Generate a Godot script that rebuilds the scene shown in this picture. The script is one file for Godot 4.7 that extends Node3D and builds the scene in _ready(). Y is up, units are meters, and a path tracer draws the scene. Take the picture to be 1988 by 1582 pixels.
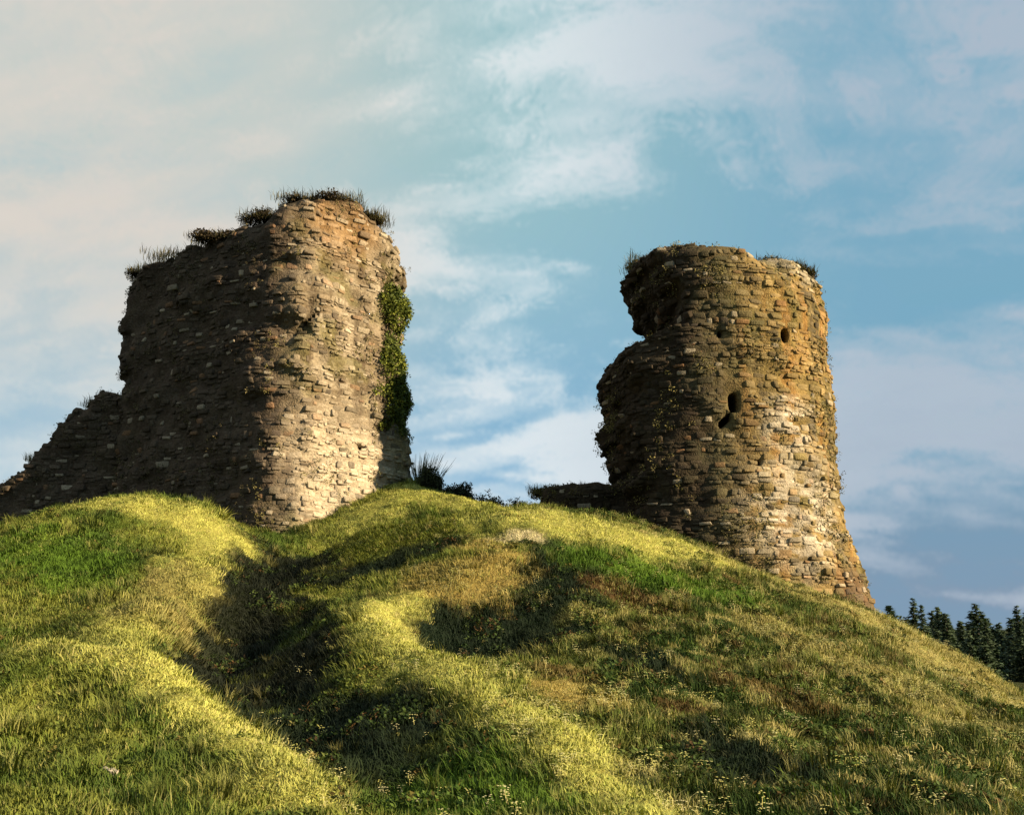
extends Node3D
# Two ruined castle towers on a grassy earthwork in low evening sun.

const GROUND_POINTS := [
	4.14, 0.23, -8.30, 2.40, 0.30, -7.90, 0.98, 0.35, -7.60, 0.02, 0.32, -7.80, -0.89, 0.23, -8.30, -1.62, 0.25, -8.20, 
	-2.58, 0.39, -7.40, -3.59, 0.43, -7.20, 5.82, 0.39, -11.50, 5.04, 0.60, -12.20, 3.21, 0.51, -10.40, 1.53, 0.58, -9.80, 
	3.51, 1.16, -13.40, 6.08, 1.15, -15.50, 3.47, 1.87, -16.30, 1.83, 2.30, -16.80, 1.37, 1.18, -12.80, 0.30, 0.77, -10.40, 
	0.07, 4.16, -20.20, 1.17, 4.13, -20.60, 2.34, 4.07, -21.20, 3.48, 3.86, -22.00, 4.81, 3.26, -22.30, 5.99, 2.74, -22.40, 
	7.08, 2.33, -22.20, 7.96, 1.98, -21.80, 8.90, 1.17, -20.00, 9.22, 0.57, -18.00, 1.06, 3.26, -18.80, 3.12, 2.89, -19.20, 
	0.16, 3.39, -18.60, -0.31, 2.80, -17.00, -1.19, 2.70, -16.80, -0.79, 2.15, -16.00, -1.68, 2.29, -16.40, 0.05, 2.02, -15.80, 
	-2.13, 1.97, -14.80, -1.63, 1.50, -13.40, -0.90, 1.24, -12.90, 0.04, 1.18, -12.90, -0.74, 1.55, -15.00, 0.05, 1.55, -15.00, 
	-1.36, 1.66, -15.00, -0.46, 0.60, -9.60, -1.05, 0.75, -10.60, -4.15, 2.18, -17.00, -3.83, 3.30, -20.30, -2.74, 3.80, -21.00, 
	-1.26, 4.04, -20.60, -3.75, 2.53, -18.00, -2.33, 2.77, -18.00, -1.13, 3.25, -18.60, -2.98, 1.82, -15.60, -2.97, 1.10, -13.20, 
	-2.44, 1.42, -13.60, -1.64, 0.72, -10.90, -1.49, 0.40, -9.40, -2.27, 1.01, -12.40, -5.80, 3.78, -24.20, -5.66, 3.04, -21.60, 
	-5.23, 2.07, -18.30, -4.86, 1.38, -16.00, -4.43, 1.05, -14.40, -3.33, 0.65, -12.40, -2.34, 0.44, -10.60, -1.86, 0.31, -9.10, 
	-10.65, 3.77, -20.00, -9.76, 4.28, -21.00, -8.78, 4.61, -21.60, -7.32, 4.44, -21.80, -6.50, 4.05, -22.30, -6.24, 3.86, -23.40, 
	-8.06, 2.75, -17.00, -6.80, 2.86, -17.20, -5.63, 2.70, -17.60, -5.11, 2.42, -17.00, -5.15, 1.85, -14.80, -6.65, 1.93, -15.00, 
	-7.72, 1.93, -14.80, -4.83, 1.33, -13.20, -5.80, 1.45, -13.20, -6.83, 1.40, -13.20, -5.47, 1.33, -11.40, -4.70, 1.34, -11.40, 
	-4.08, 1.20, -11.20, -3.17, 0.79, -10.40, -2.38, 0.50, -9.50, -1.84, 0.31, -8.60, -4.49, 0.82, -9.80, -3.57, 0.72, -9.40, 
	-4.34, 0.59, -8.60, -6.38, 4.16, -26.00, -5.02, 4.83, -27.20, -3.33, 6.05, -29.50, -4.10, 4.69, -26.00, -3.12, 5.32, -27.00, 
	-1.66, 5.32, -27.00, -0.49, 5.03, -27.00, -3.06, 3.35, -23.60, -1.42, 3.69, -23.40, -4.36, 3.15, -23.20, -0.71, 1.20, -14.30, 
	-1.31, 1.26, -14.20, 0.05, 1.25, -14.30, -5.51, 1.25, -12.30, -9.87, 4.40, -25.00, -13.02, 4.00, -26.00, -15.20, 3.60, -24.00, 
	-8.51, 4.50, -27.00, 0.08, 4.20, -24.00, 0.09, 4.30, -28.00, 2.84, 4.10, -26.00, 6.53, 2.60, -27.00, 10.11, 1.20, -27.00, 
	11.54, -1.00, -24.00, 11.07, -0.60, -21.00, 11.95, -1.20, -20.00, 9.81, -0.70, -16.00, 6.40, -0.40, -10.00, 5.20, 3.00, -32.00, 
	12.36, 0.50, -33.00, -1.65, 5.30, -33.00, 0.46, 5.10, -33.00, -6.90, 5.20, -33.00, -12.63, 4.00, -32.00, 0.00, 0.00, -3.00, 
	-1.58, 0.00, -3.00, 1.58, 0.00, -3.00, -5.00, 0.10, -4.00, 5.00, 0.05, -4.00, -9.00, 0.90, -9.00, -9.50, 1.90, -14.00, 
	9.50, -0.10, -13.50, -13.00, 2.60, -20.00,
]
# kind of sward, from (x, z), to (x, z), radius. 0 dry pale with sunlit rims painted in, 1 straw, 2 olive, 3 dark growth with hollow shade painted in, 4 rusty bracken, 5 fresh green, 6 mixed pale
const SWARD := [
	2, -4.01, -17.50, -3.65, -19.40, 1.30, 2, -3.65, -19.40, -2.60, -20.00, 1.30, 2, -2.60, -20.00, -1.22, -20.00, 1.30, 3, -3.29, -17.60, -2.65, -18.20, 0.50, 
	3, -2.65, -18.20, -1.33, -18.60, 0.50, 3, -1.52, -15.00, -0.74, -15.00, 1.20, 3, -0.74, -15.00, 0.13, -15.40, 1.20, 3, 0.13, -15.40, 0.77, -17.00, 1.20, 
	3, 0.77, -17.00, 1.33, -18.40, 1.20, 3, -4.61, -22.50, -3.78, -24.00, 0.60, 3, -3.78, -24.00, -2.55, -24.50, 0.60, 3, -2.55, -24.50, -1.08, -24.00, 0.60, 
	3, 1.88, -19.00, 1.88, -19.00, 0.60, 7, -5.31, -21.50, -5.10, -18.80, 1.50, 7, -5.10, -18.80, -4.87, -16.80, 1.50, 7, -4.87, -16.80, -4.58, -14.60, 1.50,  # the wide run down the gully is shade painted as ground colour
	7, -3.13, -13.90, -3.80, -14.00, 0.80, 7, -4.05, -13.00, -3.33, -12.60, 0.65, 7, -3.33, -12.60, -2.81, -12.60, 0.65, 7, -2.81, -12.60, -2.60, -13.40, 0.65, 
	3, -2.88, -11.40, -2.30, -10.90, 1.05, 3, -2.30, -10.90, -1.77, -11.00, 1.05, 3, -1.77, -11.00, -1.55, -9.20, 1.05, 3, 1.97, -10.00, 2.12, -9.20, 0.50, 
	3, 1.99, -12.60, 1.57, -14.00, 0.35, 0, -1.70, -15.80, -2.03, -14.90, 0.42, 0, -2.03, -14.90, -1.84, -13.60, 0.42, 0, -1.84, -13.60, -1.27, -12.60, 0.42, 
	0, -1.27, -12.60, -0.57, -11.70, 0.42, 0, -0.57, -11.70, 0.03, -10.40, 0.42, 0, 0.03, -10.40, 0.51, -9.40, 0.42, 0, 0.51, -9.40, 0.80, -8.50, 0.42, 
	0, 0.80, -8.50, 0.96, -7.50, 0.42, 0, -5.53, -11.40, -4.66, -11.30, 0.40, 0, -4.66, -11.30, -4.01, -11.00, 0.40, 0, -4.01, -11.00, -3.10, -10.20, 0.40, 
	0, -3.10, -10.20, -2.33, -9.30, 0.40, 0, -2.33, -9.30, -1.79, -8.40, 0.40, 0, -9.18, -21.00, -7.08, -21.20, 0.55, 0, -7.08, -21.20, -6.28, -21.60, 0.55, 
	0, -6.43, -21.00, -6.05, -17.60, 0.45, 0, -6.05, -17.60, -5.62, -16.80, 0.45, 0, -5.62, -16.80, -5.70, -14.80, 0.45, 0, -5.70, -14.80, -5.21, -13.20, 0.45, 
	0, -0.36, -19.90, 1.13, -19.90, 0.75, 0, 1.13, -19.90, 2.39, -19.80, 0.75, 0, 2.39, -19.80, 3.86, -20.40, 0.75, 0, 3.86, -20.40, 5.01, -20.80, 0.75, 
	0, -4.00, -26.20, -3.08, -28.00, 1.00, 0, -3.08, -28.00, -1.51, -27.00, 1.00, 0, -1.51, -27.00, -0.64, -27.00, 1.00, 6, 5.38, -21.00, 6.56, -20.00, 1.10, 
	6, 6.56, -20.00, 7.33, -18.60, 1.10, 6, 7.33, -18.60, 7.62, -17.00, 1.10, 6, 7.62, -17.00, 7.67, -15.00, 1.10, 6, 4.37, -16.50, 5.18, -14.20, 0.60, 
	6, 5.18, -14.20, 5.52, -12.60, 0.60, 6, -5.80, -16.50, -5.46, -14.60, 0.60, 5, 1.50, -18.20, 2.78, -18.40, 0.80, 5, 2.78, -18.40, 3.85, -18.00, 0.80, 
	5, 0.02, -8.00, -0.62, -8.60, 0.60, 5, -9.41, -18.50, -7.37, -16.50, 0.90, 8, -0.29, -18.50, 0.41, -18.80, 0.22, 1, -1.27, -16.70, -0.39, -16.60, 0.75, 
	1, -0.62, -18.20, 0.06, -17.60, 0.40, 4, 1.73, -16.80, 2.38, -16.40, 0.50, 4, 0.45, -13.00, 0.63, -12.60, 0.40, 1, 0.52, -11.80, 0.77, -11.00, 0.45, 
	4, 2.84, -12.60, 3.11, -12.40, 0.35, 4, 3.37, -12.00, 3.37, -12.00, 0.35, 4, 1.99, -11.20, 1.99, -11.20, 0.30,
]
# banks: from (x, z), to (x, z), half width, height
const RIDGES := [
	-5.53, -11.40, -4.66, -11.30, 0.50, 0.20,
	-4.66, -11.30, -4.01, -11.00, 0.50, 0.20,
	-4.01, -11.00, -3.10, -10.20, 0.50, 0.20,
	-3.10, -10.20, -2.33, -9.30, 0.50, 0.20,
	-2.33, -9.30, -1.79, -8.40, 0.50, 0.20,
	-1.70, -15.80, -2.03, -14.90, 0.55, 0.16,
	-2.03, -14.90, -1.84, -13.60, 0.55, 0.16,
	-1.84, -13.60, -1.27, -12.60, 0.55, 0.16,
	-1.27, -12.60, -0.57, -11.70, 0.55, 0.16,
	-0.57, -11.70, 0.03, -10.40, 0.55, 0.16,
	0.03, -10.40, 0.51, -9.40, 0.55, 0.16,
	-6.28, -21.60, -5.65, -17.80, 0.70, 0.20,
	-5.65, -17.80, -5.20, -17.00, 0.70, 0.20,
	-5.20, -17.00, -5.27, -14.90, 0.70, 0.20,
	-5.27, -14.90, -4.94, -13.30, 0.70, 0.20,
]
const GX0 := -18.0
const GZ0 := -37.0
const GS := 0.16
const GNX := 220
const GNZ := 232
const LEFT_TOWER := 0
const RIGHT_TOWER := 1
const LEFT_WALL := 2
const RIGHT_WALL := 3

var heights := PackedFloat32Array()
var sward := PackedColorArray()
var sward_kind := PackedFloat32Array()   # x: dryness 0..1
var rough_noise := FastNoiseLite.new()
var lump_noise := FastNoiseLite.new()
var fine_noise := FastNoiseLite.new()
var rng := RandomNumberGenerator.new()
var stone_tris := PackedInt32Array()
var left_xl := PackedFloat32Array()
var left_xr := PackedFloat32Array()
var left_top := PackedFloat32Array()
var right_xl := PackedFloat32Array()
var right_xr := PackedFloat32Array()
var right_top := PackedFloat32Array()
var left_wall_top := PackedFloat32Array()
var right_wall_top := PackedFloat32Array()
var stone_material: StandardMaterial3D
var wispy: ArrayMesh
var core_material: StandardMaterial3D
var leaf_material: StandardMaterial3D
var blade_material: StandardMaterial3D
var bark_material: StandardMaterial3D


func _ready():
	# ---------------------------------------------------------------- camera, sky, sun, exposure
	var cam := Camera3D.new()
	cam.name = "camera"
	add_child(cam)
	cam.position = Vector3(0, 1.7, 0)
	cam.rotation_degrees = Vector3(12.97, 0, 0)
	cam.fov = 46.01
	cam.near = 0.1
	cam.far = 5000.0
	cam.current = true
	var env := Environment.new()
	env.background_mode = Environment.BG_SKY
	env.sky = Sky.new()
	var sky_material := PanoramaSkyMaterial.new()
	sky_material.panorama = sky_picture()
	sky_material.energy_multiplier = 1.0
	env.sky.sky_material = sky_material
	env.background_energy_multiplier = SKY_ENERGY
	env.tonemap_mode = Environment.TONE_MAPPER_LINEAR
	env.tonemap_exposure = EXPOSURE
	env.sdfgi_enabled = true
	env.ssao_enabled = true
	env.ssil_enabled = true
	var we := WorldEnvironment.new()
	we.name = "world_environment"
	we.environment = env
	add_child(we)
	var sun := DirectionalLight3D.new()
	sun.name = "sun"
	add_child(sun)
	sun.look_at_from_position(SUN_FROM * 50.0, Vector3.ZERO, Vector3.UP)
	sun.light_energy = 1.6
	sun.light_color = Color(1.0, 0.89, 0.73)
	sun.light_angular_distance = 0.5
	sun.sky_mode = DirectionalLight3D.SKY_MODE_LIGHT_ONLY
	sun.shadow_enabled = true
	# ---------------------------------------------------------------- shared things
	rng.seed = 20240611
	set_noise(rough_noise, 11, 0.55, 4)
	set_noise(lump_noise, 23, 0.18, 3)
	set_noise(fine_noise, 37, 2.6, 3)
	stone_tris = stone_topology()
	make_materials()
	make_profiles()
	# ---------------------------------------------------------------- large structure
	make_heights()
	build_ground()
	build_tower(LEFT_TOWER, "castle_tower", "tall ruined stone tower on the left, sunlit ochre face with ivy down its edge", "tower")
	build_tower(RIGHT_TOWER, "castle_tower", "rounded golden stone tower on the right with small dark window holes", "tower")
	build_tower(LEFT_WALL, "ruined_wall", "dark collapsed wall stepping down to the left from the ivy-edged tower", "wall")
	build_tower(RIGHT_WALL, "ruined_wall", "low broken wall stub joined to the foot of the golden tower", "wall")
	# ---------------------------------------------------------------- vegetation
	build_conifers()
	build_shrubs()
	build_rocks()
	build_grass()


const EXPOSURE := 2.9
const SKY_ENERGY := 1.12 / EXPOSURE
const SUN_FROM := Vector3(0.90, 0.335, 0.39)


func set_noise(n: FastNoiseLite, s: int, f: float, octaves: int) -> void:
	n.seed = s
	n.noise_type = FastNoiseLite.TYPE_SIMPLEX_SMOOTH
	n.fractal_type = FastNoiseLite.FRACTAL_FBM
	n.fractal_octaves = octaves
	n.frequency = f


func tag(o: Node, label: String, category := "", group := "", kind := "") -> void:
	if label:
		o.set_meta("label", label)
	if category:
		o.set_meta("category", category)
	if group:
		o.set_meta("group", group)
	if kind:
		o.set_meta("kind", kind)


func numbered(called: String, parent: Node) -> String:
	if not parent.has_node(called):
		return called
	var i := 1
	while parent.has_node("%s_%03d" % [called, i]):
		i += 1
	return "%s_%03d" % [called, i]


func put(mesh: Mesh, called: String, material: Material, parent: Node = self) -> MeshInstance3D:
	var o := MeshInstance3D.new()
	o.name = numbered(called, parent)
	o.mesh = mesh
	o.material_override = material
	parent.add_child(o, true)
	return o


func base(called: String, at: Vector3, turn := 0.0) -> Node3D:
	var o := Node3D.new()
	o.name = numbered(called, self)
	add_child(o, true)
	o.position = at
	o.rotation.y = turn
	return o


func mesh_of(v: PackedVector3Array, n: PackedVector3Array, c: PackedColorArray, i: PackedInt32Array) -> ArrayMesh:
	var a := []
	a.resize(Mesh.ARRAY_MAX)
	a[Mesh.ARRAY_VERTEX] = v
	a[Mesh.ARRAY_NORMAL] = n
	if c.size():
		a[Mesh.ARRAY_COLOR] = c
	a[Mesh.ARRAY_INDEX] = i
	var m := ArrayMesh.new()
	m.add_surface_from_arrays(Mesh.PRIMITIVE_TRIANGLES, a)
	return m


func lin(r: float, g: float, b: float) -> Color:
	return Color(r, g, b)


# ==================================================================== sky
func sky_picture() -> ImageTexture:
	var w := 2560
	var h := 1280
	var big := FastNoiseLite.new()
	set_noise(big, 5, 0.9, 5)
	big.domain_warp_enabled = true
	big.domain_warp_amplitude = 0.45
	big.domain_warp_frequency = 1.1
	var wisp := FastNoiseLite.new()
	set_noise(wisp, 8, 2.4, 5)
	var data := PackedByteArray()
	data.resize(w * h * 3)
	var at := 0
	var white := Vector3(0.88, 0.895, 0.90)
	var lilac := Vector3(0.66, 0.70, 0.755)
	for j in h:
		var el := (0.5 - (j + 0.5) / h) * PI
		if el < -0.06:
			for i in w:
				data[at] = 112
				data[at + 1] = 120
				data[at + 2] = 112
				at += 3
			continue
		var ce := cos(el)
		var se := sin(el)
		var eld := rad_to_deg(el)
		var high := smoothstep(6.0, 30.0, eld)
		var low := smoothstep(13.0, 0.0, eld)
		var k := 1.9 / (se + 0.42)
		for i in w:
			var az := ((i + 0.5) / w) * TAU
			if az > PI:
				az -= TAU
			var px := sin(az) * ce * k
			var pz := -cos(az) * ce * k
			# streaks lie across, climbing a little to the right
			var n1 := big.get_noise_3d(px * 0.7 + pz * 0.25, pz * 1.2 - px * 0.25, 3.0)
			var n2 := wisp.get_noise_3d(px * 0.6, pz * 1.6 - px * 0.3, 9.0)
			var azd := rad_to_deg(az)
			var right := smoothstep(-2.0, 24.0, azd) * smoothstep(175.0, 90.0, azd)
			var left := smoothstep(2.0, -22.0, azd) if azd > -100.0 else smoothstep(-175.0, -100.0, azd)
			var c := Vector3(0.50, 0.67, 0.79).lerp(Vector3(0.575, 0.72, 0.745), high)
			c = c.lerp(Vector3(0.45, 0.63, 0.725).lerp(Vector3(0.41, 0.50, 0.595), low), right * 0.9)
			var cover := 0.49 + n1 * 1.5 + n2 * 0.5 - right * (0.05 + 0.4 * smoothstep(12.0, 26.0, eld) + 0.3 * smoothstep(8.0, 2.0, eld)) + left * 0.15
			cover += 0.42 * exp(-pow((azd - 24.0) / 9.0, 2.0) - pow((eld - 12.5) / 3.6, 2.0))
			# a bright bank low in the middle of the view
			var bank := exp(-pow((azd + 1.0) / 13.0, 2.0) - pow((eld - 7.0) / 9.0, 2.0))
			cover += bank * 0.58
			var cl := smoothstep(0.05, 1.0, cover) * 0.85
			c = c.lerp(white.lerp(lilac, clampf(right * 0.85 + 0.2 * n1, 0.0, 1.0)), cl)
			# a pale warm glare painted in as high cloud thickens towards the left
			var veil := left * (0.5 + 0.5 * smoothstep(4.0, 24.0, eld))
			c = c.lerp(Vector3(0.755, 0.80, 0.81).lerp(Vector3(0.82, 0.79, 0.755), smoothstep(6.0, 22.0, eld)), clampf(veil * (1.02 + 0.65 * n1 + 0.35 * n2), 0.0, 0.95))
			data[at] = clampi(int(c.x * 255.0), 0, 255)
			data[at + 1] = clampi(int(c.y * 255.0), 0, 255)
			data[at + 2] = clampi(int(c.z * 255.0), 0, 255)
			at += 3
	return ImageTexture.create_from_image(Image.create_from_data(w, h, false, Image.FORMAT_RGB8, data))


# ==================================================================== materials
func noise_picture(s: int, f: float, low: Color, high: Color, normal := false, strength := 6.0) -> NoiseTexture2D:
	var n := FastNoiseLite.new()
	set_noise(n, s, f, 5)
	var t := NoiseTexture2D.new()
	t.width = 512
	t.height = 512
	t.seamless = true
	t.noise = n
	if normal:
		t.as_normal_map = true
		t.bump_strength = strength
	else:
		var g := Gradient.new()
		g.set_color(0, low)
		g.set_color(1, high)
		t.color_ramp = g
	return t


func make_materials() -> void:
	var mottle := noise_picture(4, 0.02, Color(0.62, 0.6, 0.58), Color(1, 1, 1))
	var grit := noise_picture(6, 0.03, Color.BLACK, Color.WHITE, true, 10.0)
	stone_material = StandardMaterial3D.new()
	stone_material.vertex_color_use_as_albedo = true
	stone_material.albedo_texture = mottle
	stone_material.normal_enabled = true
	stone_material.normal_texture = grit
	stone_material.normal_scale = 1.0
	stone_material.uv1_triplanar = true
	stone_material.uv1_world_triplanar = true
	stone_material.uv1_scale = Vector3(1.3, 1.3, 1.3)
	stone_material.roughness = 0.95
	stone_material.metallic_specular = 0.2
	core_material = stone_material.duplicate()
	core_material.uv1_scale = Vector3(0.9, 0.9, 0.9)
	core_material.normal_scale = 1.6
	leaf_material = StandardMaterial3D.new()
	leaf_material.vertex_color_use_as_albedo = true
	leaf_material.roughness = 0.7
	leaf_material.metallic_specular = 0.25
	leaf_material.backlight_enabled = true
	leaf_material.backlight = Color(0.35, 0.4, 0.2)
	leaf_material.cull_mode = BaseMaterial3D.CULL_DISABLED
	blade_material = leaf_material.duplicate()
	blade_material.roughness = 0.75
	blade_material.backlight = Color(0.55, 0.6, 0.35)
	bark_material = StandardMaterial3D.new()
	bark_material.albedo_color = lin(0.06, 0.048, 0.036).linear_to_srgb()
	bark_material.roughness = 0.95


# ==================================================================== ground
func make_heights() -> void:
	var n := GROUND_POINTS.size() / 3
	var px := PackedFloat64Array()
	var pz := PackedFloat64Array()
	var py := PackedFloat64Array()
	for i in n:
		px.append(GROUND_POINTS[i * 3])
		py.append(GROUND_POINTS[i * 3 + 1])
		pz.append(GROUND_POINTS[i * 3 + 2])
	# multiquadric surface through the surveyed points, plus a plane
	var m := n + 3
	var rows: Array[PackedFloat64Array] = []
	for i in m:
		var r := PackedFloat64Array()
		r.resize(m + 1)
		if i < n:
			for j in n:
				r[j] = sqrt((px[i] - px[j]) ** 2 + (pz[i] - pz[j]) ** 2 + 0.5)
			r[i] -= 0.03
			r[n] = 1.0
			r[n + 1] = px[i]
			r[n + 2] = pz[i]
			r[m] = py[i]
		else:
			for j in n:
				r[j] = [1.0, px[j], pz[j]][i - n]
		rows.append(r)
	for c in m:
		var best := c
		for r in range(c + 1, m):
			if absf(rows[r][c]) > absf(rows[best][c]):
				best = r
		var swap := rows[c]
		rows[c] = rows[best]
		rows[best] = swap
		var pivot := rows[c]
		for r in range(c + 1, m):
			var row := rows[r]
			var f := row[c] / pivot[c]
			if f != 0.0:
				for k in range(c, m + 1):
					row[k] -= f * pivot[k]
				rows[r] = row
	var w := PackedFloat64Array()
	w.resize(m)
	for c in range(m - 1, -1, -1):
		var s := rows[c][m]
		for k in range(c + 1, m):
			s -= rows[c][k] * w[k]
		w[c] = s / rows[c][c]
	heights.resize(GNX * GNZ)
	sward.resize(GNX * GNZ)
	sward_kind.resize(GNX * GNZ)
	var hum := FastNoiseLite.new()
	set_noise(hum, 91, 0.8, 3)
	var tint := FastNoiseLite.new()
	set_noise(tint, 92, 0.32, 4)
	var speck := FastNoiseLite.new()
	set_noise(speck, 93, 1.5, 3)
	var np := SWARD.size() / 6
	var kinds: Array[Color] = [lin(0.42, 0.425, 0.105), lin(0.37, 0.29, 0.085), lin(0.12, 0.135, 0.018), lin(0.013, 0.022, 0.011), lin(0.10, 0.055, 0.02), lin(0.085, 0.16, 0.016), lin(0.28, 0.25, 0.085), lin(0.016, 0.02, 0.012), lin(0.55, 0.50, 0.30)]  # near-black entries are shade painted into the gully and hollows
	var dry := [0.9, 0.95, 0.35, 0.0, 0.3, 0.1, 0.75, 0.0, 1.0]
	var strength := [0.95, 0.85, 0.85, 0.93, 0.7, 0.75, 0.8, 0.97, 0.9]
	for j in GNZ:
		var z := GZ0 + j * GS
		for i in GNX:
			var x := GX0 + i * GS
			var s := w[n] + w[n + 1] * x + w[n + 2] * z
			for q in n:
				var ax := x - px[q]
				var az := z - pz[q]
				s += w[q] * sqrt(ax * ax + az * az + 0.5)
			var at := j * GNX + i
			var ridge := 0.0
			for q in RIDGES.size() / 6:
				var g := q * 6
				var ex: float = RIDGES[g + 2] - RIDGES[g]
				var ez: float = RIDGES[g + 3] - RIDGES[g + 1]
				var gx: float = x - RIDGES[g]
				var gz: float = z - RIDGES[g + 1]
				var gf := clampf((gx * ex + gz * ez) / (ex * ex + ez * ez), 0.0, 1.0)
				var g2 := (gx - ex * gf) ** 2 + (gz - ez * gf) ** 2
				if g2 < 2.5:
					ridge = maxf(ridge, RIDGES[g + 5] * exp(-g2 / (RIDGES[g + 4] * RIDGES[g + 4])))
			heights[at] = s + ridge + hum.get_noise_2d(x, z) * 0.13 + speck.get_noise_2d(x + 40.0, z) * 0.035
			var t := tint.get_noise_2d(x, z)
			var u := speck.get_noise_2d(x, z)
			var right := smoothstep(-1.5, 2.5, x + (z + 13.0) * 0.12)
			var green := lin(0.06, 0.10, 0.016).lerp(lin(0.19, 0.21, 0.04), smoothstep(-0.35, 0.45, t + u * 0.5))
			var slope := lin(0.024, 0.048, 0.009).lerp(lin(0.075, 0.10, 0.02), smoothstep(-0.3, 0.4, t))
			slope = slope.lerp(lin(0.30, 0.27, 0.10), smoothstep(0.14, 0.42, u + 0.3 * hum.get_noise_2d(x * 4.0, z * 4.0)))
			slope = slope.lerp(lin(0.10, 0.06, 0.026), smoothstep(0.25, 0.5, -u + t * 0.4) * 0.7)
			var c := green.lerp(slope, right)
			var d := lerpf(0.3 + t * 0.5, 0.25 + u * 0.6, right)
			var wob := u * 0.75 + t * 0.45
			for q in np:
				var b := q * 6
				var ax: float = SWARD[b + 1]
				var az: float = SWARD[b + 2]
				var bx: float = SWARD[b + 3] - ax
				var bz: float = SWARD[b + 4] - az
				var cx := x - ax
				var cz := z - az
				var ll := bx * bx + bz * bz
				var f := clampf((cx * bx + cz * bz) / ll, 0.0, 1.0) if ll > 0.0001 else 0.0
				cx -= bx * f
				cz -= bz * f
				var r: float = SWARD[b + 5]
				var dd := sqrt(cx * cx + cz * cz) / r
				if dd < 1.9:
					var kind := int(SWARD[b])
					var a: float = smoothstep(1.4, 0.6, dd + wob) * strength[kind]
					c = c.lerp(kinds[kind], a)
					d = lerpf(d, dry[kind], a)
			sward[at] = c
			sward_kind[at] = clampf(d, 0.0, 1.0)


func cell(x: float, z: float) -> Vector4:
	var fx := clampf((x - GX0) / GS, 0.0, GNX - 1.001)
	var fz := clampf((z - GZ0) / GS, 0.0, GNZ - 1.001)
	return Vector4(int(fx), int(fz), fx - int(fx), fz - int(fz))


func near_height(x: float, z: float) -> float:
	var q := cell(x, z)
	var at := int(q.y) * GNX + int(q.x)
	return lerpf(lerpf(heights[at], heights[at + 1], q.z), lerpf(heights[at + GNX], heights[at + GNX + 1], q.z), q.w)


func ground_height(x: float, z: float) -> float:
	var h := near_height(x, z)
	var ox := maxf(maxf(GX0 - x, x - (GX0 + (GNX - 1) * GS)), 0.0)
	var oz := maxf(maxf(GZ0 - z, z - (GZ0 + (GNZ - 1) * GS)), 0.0)
	var d := sqrt(ox * ox + oz * oz)
	if d > 0.0:
		var far := -6.0 + lump_noise.get_noise_2d(x * 0.1, z * 0.1) * 1.5
		h = lerpf(h, far, smoothstep(0.0, 26.0, d))
	return h


func ground_normal(x: float, z: float) -> Vector3:
	return Vector3(near_height(x - 0.2, z) - near_height(x + 0.2, z), 0.4, near_height(x, z - 0.2) - near_height(x, z + 0.2)).normalized()


func sward_color(x: float, z: float) -> Color:
	var q := cell(x, z)
	return sward[int(q.y + roundf(q.w)) * GNX + int(q.x + roundf(q.z))]


func dryness(x: float, z: float) -> float:
	var q := cell(x, z)
	return sward_kind[int(q.y + roundf(q.w)) * GNX + int(q.x + roundf(q.z))]


func spaced(first: float, count: int) -> PackedFloat32Array:
	var a := PackedFloat32Array()
	var out := PackedFloat32Array()
	var step := GS
	var p := 0.0
	for i in 34:
		step *= 1.32
		p += step
		out.append(p)
	for i in range(33, -1, -1):
		a.append(first - out[i])
	for i in count:
		a.append(first + i * GS)
	for i in 34:
		a.append(first + (count - 1) * GS + out[i])
	return a


func build_ground() -> void:
	var xs := spaced(GX0, GNX)
	var zs := spaced(GZ0, GNZ)
	var v := PackedVector3Array()
	var c := PackedColorArray()
	var idx := PackedInt32Array()
	var nx := xs.size()
	for z in zs:
		for x in xs:
			v.append(Vector3(x, ground_height(x, z), z))
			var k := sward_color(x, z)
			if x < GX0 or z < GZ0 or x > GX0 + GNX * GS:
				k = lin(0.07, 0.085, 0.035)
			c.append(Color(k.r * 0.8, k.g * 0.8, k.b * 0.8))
	var n := PackedVector3Array()
	n.resize(v.size())
	for j in zs.size():
		for i in nx:
			var l := v[j * nx + maxi(i - 1, 0)]
			var r := v[j * nx + mini(i + 1, nx - 1)]
			var b := v[maxi(j - 1, 0) * nx + i]
			var f := v[mini(j + 1, zs.size() - 1) * nx + i]
			n[j * nx + i] = (f - b).cross(r - l).normalized()
			if i < nx - 1 and j < zs.size() - 1:
				var q := j * nx + i
				idx.append_array([q, q + 1, q + nx, q + 1, q + nx + 1, q + nx])
	var m := StandardMaterial3D.new()
	m.vertex_color_use_as_albedo = true
	m.albedo_texture = noise_picture(14, 0.03, Color(0.55, 0.52, 0.5), Color(1, 1, 1))
	m.normal_enabled = true
	m.normal_texture = noise_picture(15, 0.04, Color.BLACK, Color.WHITE, true, 12.0)
	m.uv1_triplanar = true
	m.uv1_world_triplanar = true
	m.uv1_scale = Vector3(0.6, 0.6, 0.6)
	m.roughness = 1.0
	m.metallic_specular = 0.1
	var o := put(mesh_of(v, n, c, idx), "ground", m)
	tag(o, "grassy castle mound with banks and hollows falling away to lower fields", "ground", "", "structure")


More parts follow.
